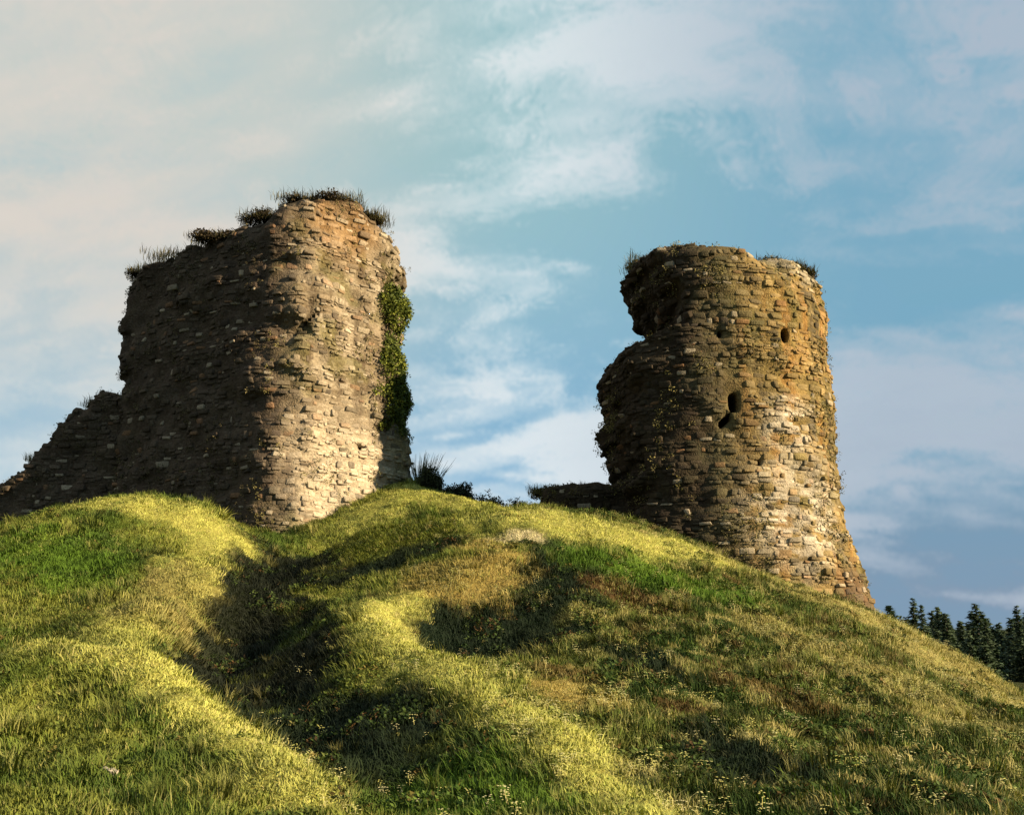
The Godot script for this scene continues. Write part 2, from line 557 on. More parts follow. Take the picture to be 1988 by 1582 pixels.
# ==================================================================== masonry masses
func table(points: Array, by_second: bool, first: float, last: float) -> PackedFloat32Array:
	# straight lines between the points, read every 5 cm
	var out := PackedFloat32Array()
	var pts := points.duplicate()
	pts.sort_custom(func(a, b): return (a[1] < b[1]) if by_second else (a[0] < b[0]))
	var t := first
	while t <= last:
		var val: float = pts[0][0] if by_second else pts[0][1]
		for i in pts.size():
			var key: float = pts[i][1] if by_second else pts[i][0]
			var cur: float = pts[i][0] if by_second else pts[i][1]
			if key >= t:
				if i > 0:
					var k0: float = pts[i - 1][1] if by_second else pts[i - 1][0]
					var v0: float = pts[i - 1][0] if by_second else pts[i - 1][1]
					val = lerpf(v0, cur, (t - k0) / maxf(key - k0, 0.001))
				break
			val = cur
		out.append(val)
		t += 0.05
	return out


func make_profiles() -> void:
	right_xl = table([[3.63, 12.72], [3.43, 12.39], [3.56, 11.73], [3.82, 11.07], [4.3, 10.42], [4.45, 9.85], [3.16, 9.6], [2.77, 9.3], [2.71, 8.83], [2.91, 8.28], [2.8, 7.43], [2.72, 6.82], [2.87, 6.21], [2.92, 5.83], [2.92, 4.87], [3.01, 0.0]], true, 0.0, 18.0)
	right_xr = table([[8.7, 12.8], [9.05, 12.5], [9.3, 12.1], [9.42, 11.65], [9.43, 10.42], [9.39, 8.83], [9.41, 7.12], [9.45, 5.61], [9.5, 4.4], [9.75, 3.9], [9.95, 3.2], [10.2, 2.12], [10.45, 0.0]], true, 0.0, 18.0)
	right_top = table([[2.4, 12.3], [3.44, 12.5], [4.18, 12.8], [5.45, 12.9], [6.39, 12.7], [6.9, 12.35], [7.3, 12.4], [7.95, 12.45], [8.5, 12.25], [8.9, 11.95], [9.3, 11.4], [9.7, 10.6]], false, -18.0, 14.0)
	left_xl = table([[-12.2, 13.4], [-12.6, 12.71], [-12.65, 11.58], [-12.55, 9.89], [-12.45, 8.72], [-12.5, 0.0]], true, 0.0, 18.0)
	left_xr = table([[-4.6, 15.0], [-4.1, 14.5], [-3.75, 13.95], [-3.5, 13.5], [-3.55, 13.2], [-3.85, 12.9], [-4.06, 12.62], [-4.0, 12.0], [-3.8, 11.5], [-3.8, 10.73], [-3.75, 9.89], [-3.6, 8.56], [-3.5, 7.26], [-3.42, 6.77], [-3.25, 5.9], [-3.1, 0.0]], true, 0.0, 18.0)
	left_top = table([[-12.6, 12.9], [-12.03, 13.2], [-11.43, 13.4], [-10.5, 13.6], [-8.92, 13.7], [-7.96, 13.9], [-7.03, 14.5], [-6.4, 14.85], [-5.75, 14.9], [-4.93, 14.75], [-4.27, 14.3], [-3.77, 13.85], [-3.35, 13.1]], false, -18.0, 14.0)
	left_wall_top = table([[-18.0, 5.5], [-16.6, 6.0], [-15.63, 6.65], [-15.35, 7.15], [-14.76, 7.8], [-14.16, 8.5], [-13.37, 8.9], [-12.75, 9.05], [-11.5, 9.3]], false, -18.0, 14.0)
	right_wall_top = table([[0.3, 4.4], [0.68, 5.0], [0.98, 5.6], [1.5, 5.82], [2.17, 5.72], [3.4, 5.85]], false, -18.0, 14.0)


func smax(a: float, b: float, k: float) -> float:
	var h := clampf(0.5 + 0.5 * (a - b) / k, 0.0, 1.0)
	return lerpf(b, a, h) + k * h * (1.0 - h)


func plane2(x: float, z: float, ax: float, az: float, bx: float, bz: float) -> float:
	# signed distance to the line a-b, outside on its right hand seen from above with z towards the viewer
	var dx := bx - ax
	var dz := bz - az
	var l := sqrt(dx * dx + dz * dz)
	return ((z - az) * dx - (x - ax) * dz) / l


func box_hole(p: Vector3, c: Vector3, r: Vector3, tilt := 0.0) -> float:
	var q := p - c
	if tilt != 0.0:
		q = Vector3(q.x * cos(tilt) + q.y * sin(tilt), q.y * cos(tilt) - q.x * sin(tilt), q.z)
	return maxf(maxf(absf(q.x) - r.x, absf(q.y) - r.y), absf(q.z) - r.z)


func solid(id: int, p: Vector3) -> float:
	var yi := clampi(int(p.y * 20.0), 0, 359)
	var xi := clampi(int((p.x + 18.0) * 20.0), 0, 638)
	var f := 0.0
	var rough := rough_noise.get_noise_3d(p.x, p.y * 1.3, p.z)
	var ledge := rough_noise.get_noise_2d(floorf(p.y * 2.6 + rough) * 3.7, 5.0)
	if id == LEFT_TOWER:
		var bat := maxf(0.0, 7.0 - p.y) * 0.13
		# walls: left face, right face, and the hidden back
		f = plane2(p.x, p.z, -12.6, -29.7, -6.3, -26.1) - bat * 0.6
		f = smax(f, plane2(p.x, p.z, -6.3, -26.1, -3.1, -29.8) - bat * 0.6, 1.3)
		f = smax(f, -31.6 - p.z, 0.8)
		f = smax(f, p.x - left_xr[yi] + ledge * 0.2, 0.3)
		f = smax(f, left_xl[yi] - p.x + ledge * 0.15, 0.4)
		f = smax(f, p.y - (left_top[xi] - 0.42 * maxf(0.0, p.z + 28.0)), 0.7)
		f -= rough * 0.34 + fine_noise.get_noise_3d(p.x, p.y, p.z) * 0.06
		# an eroded cleft high on the lit corner
		f = maxf(f, -box_hole(p, Vector3(-6.05, 10.35, -26.4), Vector3(0.5, 0.07, 0.5), 0.8))
		f = maxf(f, -box_hole(p, Vector3(-4.55, 7.0, -27.9), Vector3(0.09, 0.13, 0.9)))
	elif id == RIGHT_TOWER:
		var xr := right_xr[yi]
		var cx := (xr + 2.0) * 0.5
		var hw := (xr - 2.0) * 0.5
		var u := (p.x - cx) / hw
		var s := (p.z + 28.0) / (3.1 if p.z > -28.0 else 2.4)
		f = (sqrt(u * u + s * s) - 1.0) * 2.9
		f = smax(f, right_xl[yi] * (-p.z / 27.7) + 0.32 * maxf(0.0, p.z + 28.3) - p.x + rough_noise.get_noise_3d(p.x * 2.0, p.y * 4.0 + 40.0, p.z) * 0.25 + ledge * 0.42, 0.12)
		f = smax(f, p.y - (right_top[xi] - 0.30 * maxf(0.0, p.z + 27.5)), 0.4)
		f -= rough * 0.2 + fine_noise.get_noise_3d(p.x, p.y, p.z) * 0.05
		if p.z > -26.9:
			f = maxf(f, -box_hole(p, Vector3(7.48, 9.55, -25.6), Vector3(0.105, 0.21, 0.95)))
			f = maxf(f, -box_hole(p, Vector3(5.92, 7.6, -25.3), Vector3(0.13, 0.27, 1.0)))
			f = maxf(f, -box_hole(p, Vector3(5.66, 7.08, -25.3), Vector3(0.2, 0.09, 0.9), 0.75))
			f = maxf(f, -box_hole(p, Vector3(5.65, 9.5, -25.3), Vector3(0.07, 0.11, 0.8)))
			f = maxf(f, -box_hole(p, Vector3(7.2, 8.0, -25.3), Vector3(0.09, 0.07, 0.8)))
			f = maxf(f, -box_hole(p, Vector3(6.52, 5.96, -25.2), Vector3(0.1, 0.07, 0.8)))
	elif id == LEFT_WALL:
		f = maxf(plane2(p.x, p.z, -18.5, -30.6, -11.0, -29.7), plane2(p.x, p.z, -11.0, -32.0, -18.5, -32.4))
		f = smax(f, p.y - left_wall_top[xi] - rough_noise.get_noise_3d(p.x * 1.5, 7.0, p.z) * 0.3, 0.3)
		f = maxf(f, p.x + 11.4)
		f = maxf(f, -18.0 - p.x)
		f -= rough * 0.28
	else:
		f = maxf(p.z + 27.3, -28.9 - p.z)
		f = smax(f, p.y - right_wall_top[xi], 0.25)
		f = maxf(maxf(f, p.x - 3.5), 0.35 - p.x)
		f -= rough * 0.22
	return f


func slope_of(id: int, p: Vector3, e: float) -> Vector3:
	var g := Vector3(solid(id, p + Vector3(e, 0, 0)) - solid(id, p - Vector3(e, 0, 0)), solid(id, p + Vector3(0, e, 0)) - solid(id, p - Vector3(0, e, 0)), solid(id, p + Vector3(0, 0, e)) - solid(id, p - Vector3(0, 0, e)))
	return g.normalized() if g.length() > 0.00001 else Vector3.UP


func core_mesh(id: int, lo: Vector3, hi: Vector3, cs: float) -> ArrayMesh:
	# surface nets over the solid
	var nx := int((hi.x - lo.x) / cs / 4.0) * 4 + 5
	var ny := int((hi.y - lo.y) / cs / 4.0) * 4 + 5
	var nz := int((hi.z - lo.z) / cs / 4.0) * 4 + 5
	var val := PackedFloat32Array()
	val.resize(nx * ny * nz)
	val.fill(1.0)
	var blocks: Array[Vector3i] = []
	var bound := cs * 4.0 * 0.87 * 1.4 + 0.25
	for bk in range(0, nz - 1, 4):
		for bj in range(0, ny - 1, 4):
			for bi in range(0, nx - 1, 4):
				var f := solid(id, lo + Vector3(bi + 2, bj + 2, bk + 2) * cs)
				if absf(f) < bound:
					blocks.append(Vector3i(bi, bj, bk))
				var s := -1.0 if f < 0.0 else 1.0
				if absf(f) >= bound:
					for k in 5:
						for j in 5:
							var at := ((bk + k) * ny + bj + j) * nx + bi
							for i in 5:
								if absf(val[at + i]) == 1.0:
									val[at + i] = s
	for b in blocks:
		for k in 5:
			for j in 5:
				var at := ((b.z + k) * ny + b.y + j) * nx + b.x
				for i in 5:
					if absf(val[at + i]) == 1.0:
						val[at + i] = solid(id, lo + Vector3(b.x + i, b.y + j, b.z + k) * cs)
	var v := PackedVector3Array()
	var c := PackedColorArray()
	var idx := PackedInt32Array()
	var at_cell := {}
	var sy := nx
	var sz := nx * ny
	var corner := [0, 1, sy, sy + 1, sz, sz + 1, sz + sy, sz + sy + 1]
	var edges := [[0, 1], [2, 3], [4, 5], [6, 7], [0, 2], [1, 3], [4, 6], [5, 7], [0, 4], [1, 5], [2, 6], [3, 7]]
	for b in blocks:
		for k in 4:
			for j in 4:
				for i in 4:
					var at := (b.z + k) * sz + (b.y + j) * sy + b.x + i
					var neg := 0
					for q in 8:
						if val[at + corner[q]] < 0.0:
							neg += 1
					if neg == 0 or neg == 8:
						continue
					var sum := Vector3.ZERO
					var count := 0
					for e in edges:
						var f0 := val[at + corner[e[0]]]
						var f1 := val[at + corner[e[1]]]
						if (f0 < 0.0) != (f1 < 0.0):
							var t := f0 / (f0 - f1)
							var a := Vector3(e[0] & 1, (e[0] >> 1) & 1, e[0] >> 2)
							var d := Vector3(e[1] & 1, (e[1] >> 1) & 1, e[1] >> 2)
							sum += a.lerp(d, t)
							count += 1
					at_cell[at] = v.size()
					var p := lo + (Vector3(b.x + i, b.y + j, b.z + k) + sum / count) * cs
					v.append(p)
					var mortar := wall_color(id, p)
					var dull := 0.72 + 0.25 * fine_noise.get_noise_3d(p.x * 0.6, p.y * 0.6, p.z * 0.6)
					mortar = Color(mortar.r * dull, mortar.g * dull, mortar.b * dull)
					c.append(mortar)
	var n := PackedVector3Array()
	n.resize(v.size())
	var step := [1, sy, sz]
	for at: int in at_cell:
		for a in 3:
			var f0 := val[at]
			var f1 := val[at + step[a]]
			if (f0 < 0.0) == (f1 < 0.0):
				continue
			var s1: int = step[(a + 1) % 3]
			var s2: int = step[(a + 2) % 3]
			if not (at_cell.has(at - s1) and at_cell.has(at - s2) and at_cell.has(at - s1 - s2)):
				continue
			var q0: int = at_cell[at]
			var q1: int = at_cell[at - s1]
			var q2: int = at_cell[at - s1 - s2]
			var q3: int = at_cell[at - s2]
			if f0 < 0.0:
				idx.append_array([q0, q2, q1, q0, q3, q2])
			else:
				idx.append_array([q0, q1, q2, q0, q2, q3])
	for q in range(0, idx.size(), 3):
		var fn := (v[idx[q + 2]] - v[idx[q]]).cross(v[idx[q + 1]] - v[idx[q]])
		for e in 3:
			n[idx[q + e]] += fn
	for q in n.size():
		n[q] = n[q].normalized()
	return mesh_of(v, n, c, idx)


func stone_topology() -> PackedInt32Array:
	# 8 corners x 3 faces = 24 vertices; faces, chamfers and corner triangles; the buried back (axis z, negative) is left out
	var pos := PackedVector3Array()
	for k in 8:
		var s := Vector3(1 if k & 1 else -1, 1 if k & 2 else -1, 1 if k & 4 else -1)
		for a in 3:
			var p := s * 0.8
			p[a] = s[a]
			pos.append(p)
	var polys: Array[PackedInt32Array] = []
	for a in 3:
		var b := 1 << ((a + 1) % 3)
		var c := 1 << ((a + 2) % 3)
		for s in 2:
			if a == 2 and s == 0:
				continue
			var k := (1 << a) * s
			polys.append(PackedInt32Array([k * 3 + a, (k + b) * 3 + a, (k + b + c) * 3 + a, (k + c) * 3 + a]))
		var b3 := (a + 1) % 3
		var c3 := (a + 2) % 3
		for e in 4:
			var k := (b if e & 1 else 0) + (c if e & 2 else 0)
			var k2 := k + (1 << a)
			polys.append(PackedInt32Array([k * 3 + b3, k2 * 3 + b3, k2 * 3 + c3, k * 3 + c3]))
	for k in 8:
		polys.append(PackedInt32Array([k * 3, k * 3 + 1, k * 3 + 2]))
	var out := PackedInt32Array()
	for poly in polys:
		var mid := Vector3.ZERO
		for q in poly:
			mid += pos[q]
		for t in poly.size() - 2:
			var q0 := poly[0]
			var q1 := poly[t + 1]
			var q2 := poly[t + 2]
			if (pos[q1] - pos[q0]).cross(pos[q2] - pos[q0]).dot(mid) > 0.0:   # front faces run clockwise
				out.append_array([q0, q2, q1])
			else:
				out.append_array([q0, q1, q2])
	return out


func add_stone(v: PackedVector3Array, n: PackedVector3Array, c: PackedColorArray, idx: PackedInt32Array, at: Vector3, axes: Basis, half: Vector3, tint: Color) -> void:
	var first := v.size()
	var bevel := minf(half.y, half.x) * rng.randf_range(0.22, 0.42)
	var skew := rng.randf_range(-0.16, 0.16)
	var dark := Color(tint.r * 0.86, tint.g * 0.86, tint.b * 0.86)
	for k in 8:
		var s := Vector3(1 if k & 1 else -1, 1 if k & 2 else -1, 1 if k & 4 else -1)
		var corner := Vector3(s.x * half.x * rng.randf_range(0.8, 1.04), s.y * half.y * rng.randf_range(0.78, 1.06), s.z * half.z * rng.randf_range(0.85, 1.1))
		corner.x += s.y * skew * half.y
		for a in 3:
			var p := corner - s * bevel
			p[a] = corner[a]
			var m := s * 0.22
			m[a] = s[a]
			v.append(at + axes * p)
			n.append((axes * m).normalized())
			c.append(tint if rng.randf() < 0.6 else dark)
	for q in stone_tris:
		idx.append(first + q)


func spot(p: Vector3, at: Vector3, r: float) -> float:
	return smoothstep(r, r * 0.3, p.distance_to(at))


func wall_color(id: int, p: Vector3) -> Color:
	# colour that stones and mortar share: stains, lichen, streaks, and left-side shade painted in
	var b := lump_noise.get_noise_3d(p.x * 4.0, p.y * 4.0, p.z * 4.0)
	var e := rough_noise.get_noise_3d(p.x * 1.9 + 7.0, p.y * 1.9, p.z * 1.9)
	var streak := rough_noise.get_noise_3d(p.x * 2.6, p.y * 0.3, p.z * 2.6)
	var c: Color
	if id == LEFT_TOWER or id == LEFT_WALL:
		c = lin(0.43, 0.37, 0.26).lerp(lin(0.26, 0.21, 0.135), smoothstep(-0.3, 0.35, e))
		c = c.lerp(lin(0.13, 0.10, 0.065), smoothstep(0.1, 0.42, streak) * 0.75)
		c = c.lerp(lin(0.20, 0.19, 0.065), smoothstep(0.05, 0.4, b) * 0.55)
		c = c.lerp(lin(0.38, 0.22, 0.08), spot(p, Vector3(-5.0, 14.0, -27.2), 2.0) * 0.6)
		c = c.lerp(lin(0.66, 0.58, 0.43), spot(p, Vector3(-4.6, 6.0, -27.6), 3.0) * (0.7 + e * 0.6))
		c = c.lerp(lin(0.085, 0.066, 0.05), smoothstep(-5.8, -7.2, p.x + e * 0.8) * 0.9)  # shade painted on the left face, turned from the sun
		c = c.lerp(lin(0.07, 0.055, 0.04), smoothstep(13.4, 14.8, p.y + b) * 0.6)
	else:
		c = lin(0.42, 0.305, 0.115).lerp(lin(0.26, 0.205, 0.08), smoothstep(-0.3, 0.35, e))
		c = c.lerp(lin(0.19, 0.18, 0.06), smoothstep(0.0, 0.4, b) * 0.6)
		c = c.lerp(lin(0.42, 0.22, 0.065), smoothstep(0.15, 0.45, streak) * 0.55)
		c = c.lerp(lin(0.11, 0.095, 0.06), smoothstep(0.12, 0.4, -streak) * 0.7)
		c = c.lerp(lin(0.095, 0.093, 0.06), smoothstep(7.3, 5.2, p.x + e * 0.7) * 0.82)  # shade painted over the left half of the round front
		c = c.lerp(lin(0.045, 0.035, 0.026), smoothstep(5.7, 4.5, p.x + b * 0.8 + e * 0.5) * 0.85)  # dark stain deepened with painted shade on the broken left edge
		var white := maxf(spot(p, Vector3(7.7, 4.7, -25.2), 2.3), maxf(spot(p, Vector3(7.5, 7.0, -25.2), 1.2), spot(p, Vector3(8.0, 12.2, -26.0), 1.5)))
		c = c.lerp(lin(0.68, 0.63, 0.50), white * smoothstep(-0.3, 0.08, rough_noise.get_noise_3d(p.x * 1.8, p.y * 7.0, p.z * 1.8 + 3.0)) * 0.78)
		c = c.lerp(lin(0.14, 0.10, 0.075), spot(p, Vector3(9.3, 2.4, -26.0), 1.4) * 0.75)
	return c


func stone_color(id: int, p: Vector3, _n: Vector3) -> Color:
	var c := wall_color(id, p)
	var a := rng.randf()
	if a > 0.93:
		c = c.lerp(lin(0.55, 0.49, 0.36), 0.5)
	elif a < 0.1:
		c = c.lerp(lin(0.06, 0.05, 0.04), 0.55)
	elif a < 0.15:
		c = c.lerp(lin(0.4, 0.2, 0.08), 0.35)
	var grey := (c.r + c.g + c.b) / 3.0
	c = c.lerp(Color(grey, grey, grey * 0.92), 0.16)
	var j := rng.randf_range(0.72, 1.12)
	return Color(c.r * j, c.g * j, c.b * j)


func build_tower(id: int, called: String, label: String, category: String) -> void:
	var lo: Vector3 = [Vector3(-13.4, 3.0, -32.8), Vector3(1.6, 0.2, -31.2), Vector3(-18.6, 2.6, -33.4), Vector3(-0.2, 2.6, -29.6)][id]
	var hi: Vector3 = [Vector3(-2.2, 15.8, -24.6), Vector3(11.0, 13.8, -24.0), Vector3(-10.6, 10.0, -28.6), Vector3(4.2, 6.6, -26.4)][id]
	var foot := Vector3((lo.x + hi.x) * 0.5, 0, (lo.z + hi.z) * 0.5)
	foot.y = ground_height(foot.x, foot.z)
	var root := base(called, foot)
	tag(root, label, category)
	var core := put(core_mesh(id, lo, hi, 0.11), "rubble_core", core_material, root)
	core.position = -foot
	# stones, course by course, found by looking in at the solid from outside
	var axis: Vector3 = [Vector3(-8.2, 0, -29.3), Vector3(6.2, 0, -28.2), Vector3(-15, 0, -31), Vector3(2, 0, -28)][id]
	var spots: Array[Vector3] = []
	var normals: Array[Vector3] = []
	var halves: Array[Vector3] = []
	var scores: Array[Vector2] = []
	var y := lo.y + 0.3
	var eye := Vector3(0, 1.7, 0)
	while y < hi.y:
		var rise := rng.randf_range(0.07, 0.13) if rng.randf() < 0.6 else rng.randf_range(0.13, 0.24)
		var s := rng.randf() * 0.3
		var straight := id >= LEFT_WALL
		var start := -1.95 if not straight else lo.x
		var stop := 1.95 if not straight else hi.x
		var t := start + 0.02 * rng.randf()
		while t < stop:
			var wide := rng.randf_range(0.1, 0.42) * (0.65 + rise * 2.4)
			var from: Vector3
			var dir: Vector3
			var yy := y + rough_noise.get_noise_2d(t * 3.0, y) * 0.2
			if straight:
				from = Vector3(t + wide * 0.5, yy, hi.z)
				dir = Vector3(0, 0, -1)
			else:
				var ang := t + wide * 0.5 / 4.5
				dir = -Vector3(sin(ang), 0, cos(ang))
				from = Vector3(axis.x, yy, axis.z) - dir * 7.5
			var d := 0.0
			var f := solid(id, from)
			var hit := false
			while d < 7.5:
				var nf := clampf(f * 0.7, 0.06, 0.8)
				d += nf
				f = solid(id, from + dir * d)
				if f <= 0.0:
					hit = true
					break
			if not hit:
				t += 0.06 if not straight else 0.25
				continue
			var a0 := d - 0.3
			var a1 := d
			for k in 6:
				var mid := (a0 + a1) * 0.5
				if solid(id, from + dir * mid) > 0.0:
					a0 = mid
				else:
					a1 = mid
			var p := from + dir * a1
			if straight:
				t += wide + 0.02
			else:
				var r := Vector2(p.x - axis.x, p.z - axis.z).length()
				t += (wide + 0.02) / maxf(r, 1.0)
			if p.y < near_height(p.x, p.z) - 0.25:
				continue
			var n := slope_of(id, p, 0.22)
			if n.dot(dir) > -0.25:
				continue
			if solid(id, p - n * 0.3) > -0.05:   # the mouth of a hole
				continue
			if id == RIGHT_TOWER and in_hole(p):
				continue
			spots.append(p)
			normals.append(n)
			halves.append(Vector3(wide * 0.5, rise * rng.randf_range(0.36, 0.54), rng.randf_range(0.1, 0.15)))
			var to_eye := eye - p
			scores.append(Vector2(-wide * rise * maxf(0.0, n.dot(to_eye.normalized())) / to_eye.length_squared(), spots.size() - 1))
		y += rise + 0.012
	var tuft_places: Array[Transform3D] = []
	var tuft_tints := PackedColorArray()
	for i in spots.size():
		var p := spots[i]
		var m := lump_noise.get_noise_3d(p.x * 4.5 + 30.0, p.y * 3.0, p.z * 4.5) + 0.5 * rough_noise.get_noise_3d(p.x * 2.0, p.y * 0.5, p.z * 2.0)
		if m + 0.35 * smoothstep(0.5, 1.0, normals[i].y) + rng.randf_range(-0.12, 0.12) < 0.2:
			continue
		for k in 2:
			var s := rng.randf_range(0.45, 1.15)
			tuft_places.append(Transform3D(Basis.from_euler(Vector3(rng.randf() * TAU, rng.randf() * TAU, 0)).scaled(Vector3.ONE * s), p - foot + normals[i] * 0.03 + Vector3(rng.randf_range(-0.15, 0.15), rng.randf_range(-0.1, 0.1), 0)))
			var dull := lin(0.075, 0.07, 0.028).lerp(lin(0.2, 0.18, 0.06), rng.randf())
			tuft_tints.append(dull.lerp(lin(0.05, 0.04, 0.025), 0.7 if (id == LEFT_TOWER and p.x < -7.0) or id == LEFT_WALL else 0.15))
	if tuft_places.size():
		copies(leaf_cluster(14, 0.075, 0.055, 0.016, 400 + id), tuft_places, tuft_tints, "moss", leaf_material, root)
	scores.sort()
	var single := {}
	for i in mini(300, scores.size()):
		single[int(scores[i].y)] = true
	var v := PackedVector3Array()
	var nn := PackedVector3Array()
	var c := PackedColorArray()
	var idx := PackedInt32Array()
	for i in spots.size():
		var n := normals[i]
		var up := (Vector3.UP - n * n.y)
		up = up.normalized() if up.length() > 0.2 else Vector3(0, 0.3, 1).normalized()
		n = up.cross(Vector3(n.z, 0, -n.x).normalized() if Vector2(n.x, n.z).length() > 0.05 else Vector3.RIGHT) * -1.0 if false else n
		var side := up.cross(n).normalized()
		up = n.cross(side).normalized()
		var axes := Basis(side, up, n)
		axes = axes * Basis.from_euler(Vector3(rng.randf_range(-0.16, 0.16), rng.randf_range(-0.16, 0.16), rng.randf_range(-0.07, 0.07)))
		var h := halves[i]
		var out := rng.randf_range(0.005, 0.05)
		var at := spots[i] + n * (out - h.z)
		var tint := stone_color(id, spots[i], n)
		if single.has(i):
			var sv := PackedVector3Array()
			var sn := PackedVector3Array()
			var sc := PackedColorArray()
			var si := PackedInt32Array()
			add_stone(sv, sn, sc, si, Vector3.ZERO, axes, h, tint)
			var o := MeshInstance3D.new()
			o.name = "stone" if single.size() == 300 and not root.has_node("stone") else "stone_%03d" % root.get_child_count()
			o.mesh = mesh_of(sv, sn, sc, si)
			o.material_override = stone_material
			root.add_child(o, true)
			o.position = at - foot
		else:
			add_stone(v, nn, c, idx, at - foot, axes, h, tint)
	if v.size():
		var rest := put(mesh_of(v, nn, c, idx), "rubble_facing", stone_material, root)
		tag(rest, "", "", "", "stuff")
	print(called, " stones ", spots.size())


func in_hole(p: Vector3) -> bool:
	for q in [[7.48, 9.55, 0.17, 0.27], [5.92, 7.6, 0.2, 0.34], [5.66, 7.08, 0.2, 0.2], [5.65, 9.5, 0.13, 0.17], [7.2, 8.0, 0.15, 0.12], [6.52, 5.96, 0.15, 0.12]]:
		if absf(p.x - q[0]) < q[2] and absf(p.y - q[1]) < q[3]:
			return true
	return false


# ==================================================================== plants
func leaf_cluster(leaves: int, reach: float, long: float, wide: float, s: int) -> ArrayMesh:
	var r := RandomNumberGenerator.new()
	r.seed = s
	var v := PackedVector3Array()
	var n := PackedVector3Array()
	var c := PackedColorArray()
	var idx := PackedInt32Array()
	for k in leaves:
		var d := Vector3(r.randfn(), r.randfn() * 0.8 + 0.25, r.randfn()).normalized()
		var at := d * reach * sqrt(r.randf())
		var along := (d + Vector3(r.randfn(), r.randfn(), r.randfn()) * 0.5).normalized()
		var side := along.cross(Vector3(r.randfn(), r.randfn(), r.randfn())).normalized()
		var l := long * r.randf_range(0.6, 1.2)
		var w := wide * r.randf_range(0.7, 1.2)
		var first := v.size()
		var nn := side.cross(along).normalized()
		var shade := r.randf_range(0.6, 1.25)
		if nn.dot(d) < 0.0:   # the side that looks outward is the front
			nn = -nn
			side = -side
		for q in [at, at + along * l * 0.45 + side * w + nn * l * 0.06, at + along * l, at + along * l * 0.45 - side * w + nn * l * 0.06]:
			v.append(q)
			n.append((nn + d * 0.5).normalized())
			c.append(Color(shade, shade, shade))
		idx.append_array([first, first + 2, first + 1, first, first + 3, first + 2])
	return mesh_of(v, n, c, idx)


func stem_mesh(stems: int, tall: float, spread: float, thick: float, s: int) -> ArrayMesh:
	var r := RandomNumberGenerator.new()
	r.seed = s
	var st := SurfaceTool.new()
	st.begin(Mesh.PRIMITIVE_TRIANGLES)
	for k in stems:
		var a := r.randf() * TAU
		var foot := Vector3(cos(a), 0, sin(a)) * spread * 0.25 * r.randf()
		var top := Vector3(cos(a) * spread * r.randf_range(0.3, 1.0), tall * r.randf_range(0.6, 1.0), sin(a) * spread * r.randf_range(0.3, 1.0))
		tube(st, [foot, foot.lerp(top, 0.5) + Vector3(0, tall * 0.1, 0), top], [thick, thick * 0.7, thick * 0.25], 5)
	st.generate_normals()
	return st.commit()


func tube(st: SurfaceTool, pts: Array, radii: Array, sides: int) -> void:
	for i in pts.size() - 1:
		var p0: Vector3 = pts[i]
		var p1: Vector3 = pts[i + 1]
		var d := (p1 - p0).normalized()
		var u := d.cross(Vector3(0.31, 0.2, 0.93)).normalized()
		var w := d.cross(u)
		for k in sides:
			var a := TAU * k / sides
			var b := TAU * (k + 1) / sides
			var ea := u * cos(a) + w * sin(a)
			var eb := u * cos(b) + w * sin(b)
			var q := [p0 + ea * radii[i], p0 + eb * radii[i], p1 + eb * radii[i + 1], p1 + ea * radii[i + 1]]
			for t in [0, 1, 2, 0, 2, 3]:
				st.set_smooth_group(0)
				st.add_vertex(q[t])


func copies(mesh: Mesh, places: Array[Transform3D], tints: PackedColorArray, called: String, material: Material, parent: Node) -> MultiMeshInstance3D:
	var mm := MultiMesh.new()
	mm.transform_format = MultiMesh.TRANSFORM_3D
	mm.use_colors = true
	mm.mesh = mesh
	mm.instance_count = places.size()
	for i in places.size():
		mm.set_instance_transform(i, places[i])
		mm.set_instance_color(i, tints[i])
	var o := MultiMeshInstance3D.new()
	o.name = numbered(called, parent)
	o.multimesh = mm
	o.material_override = material
	parent.add_child(o, true)
	o.set_meta("kind", "stuff")
	return o


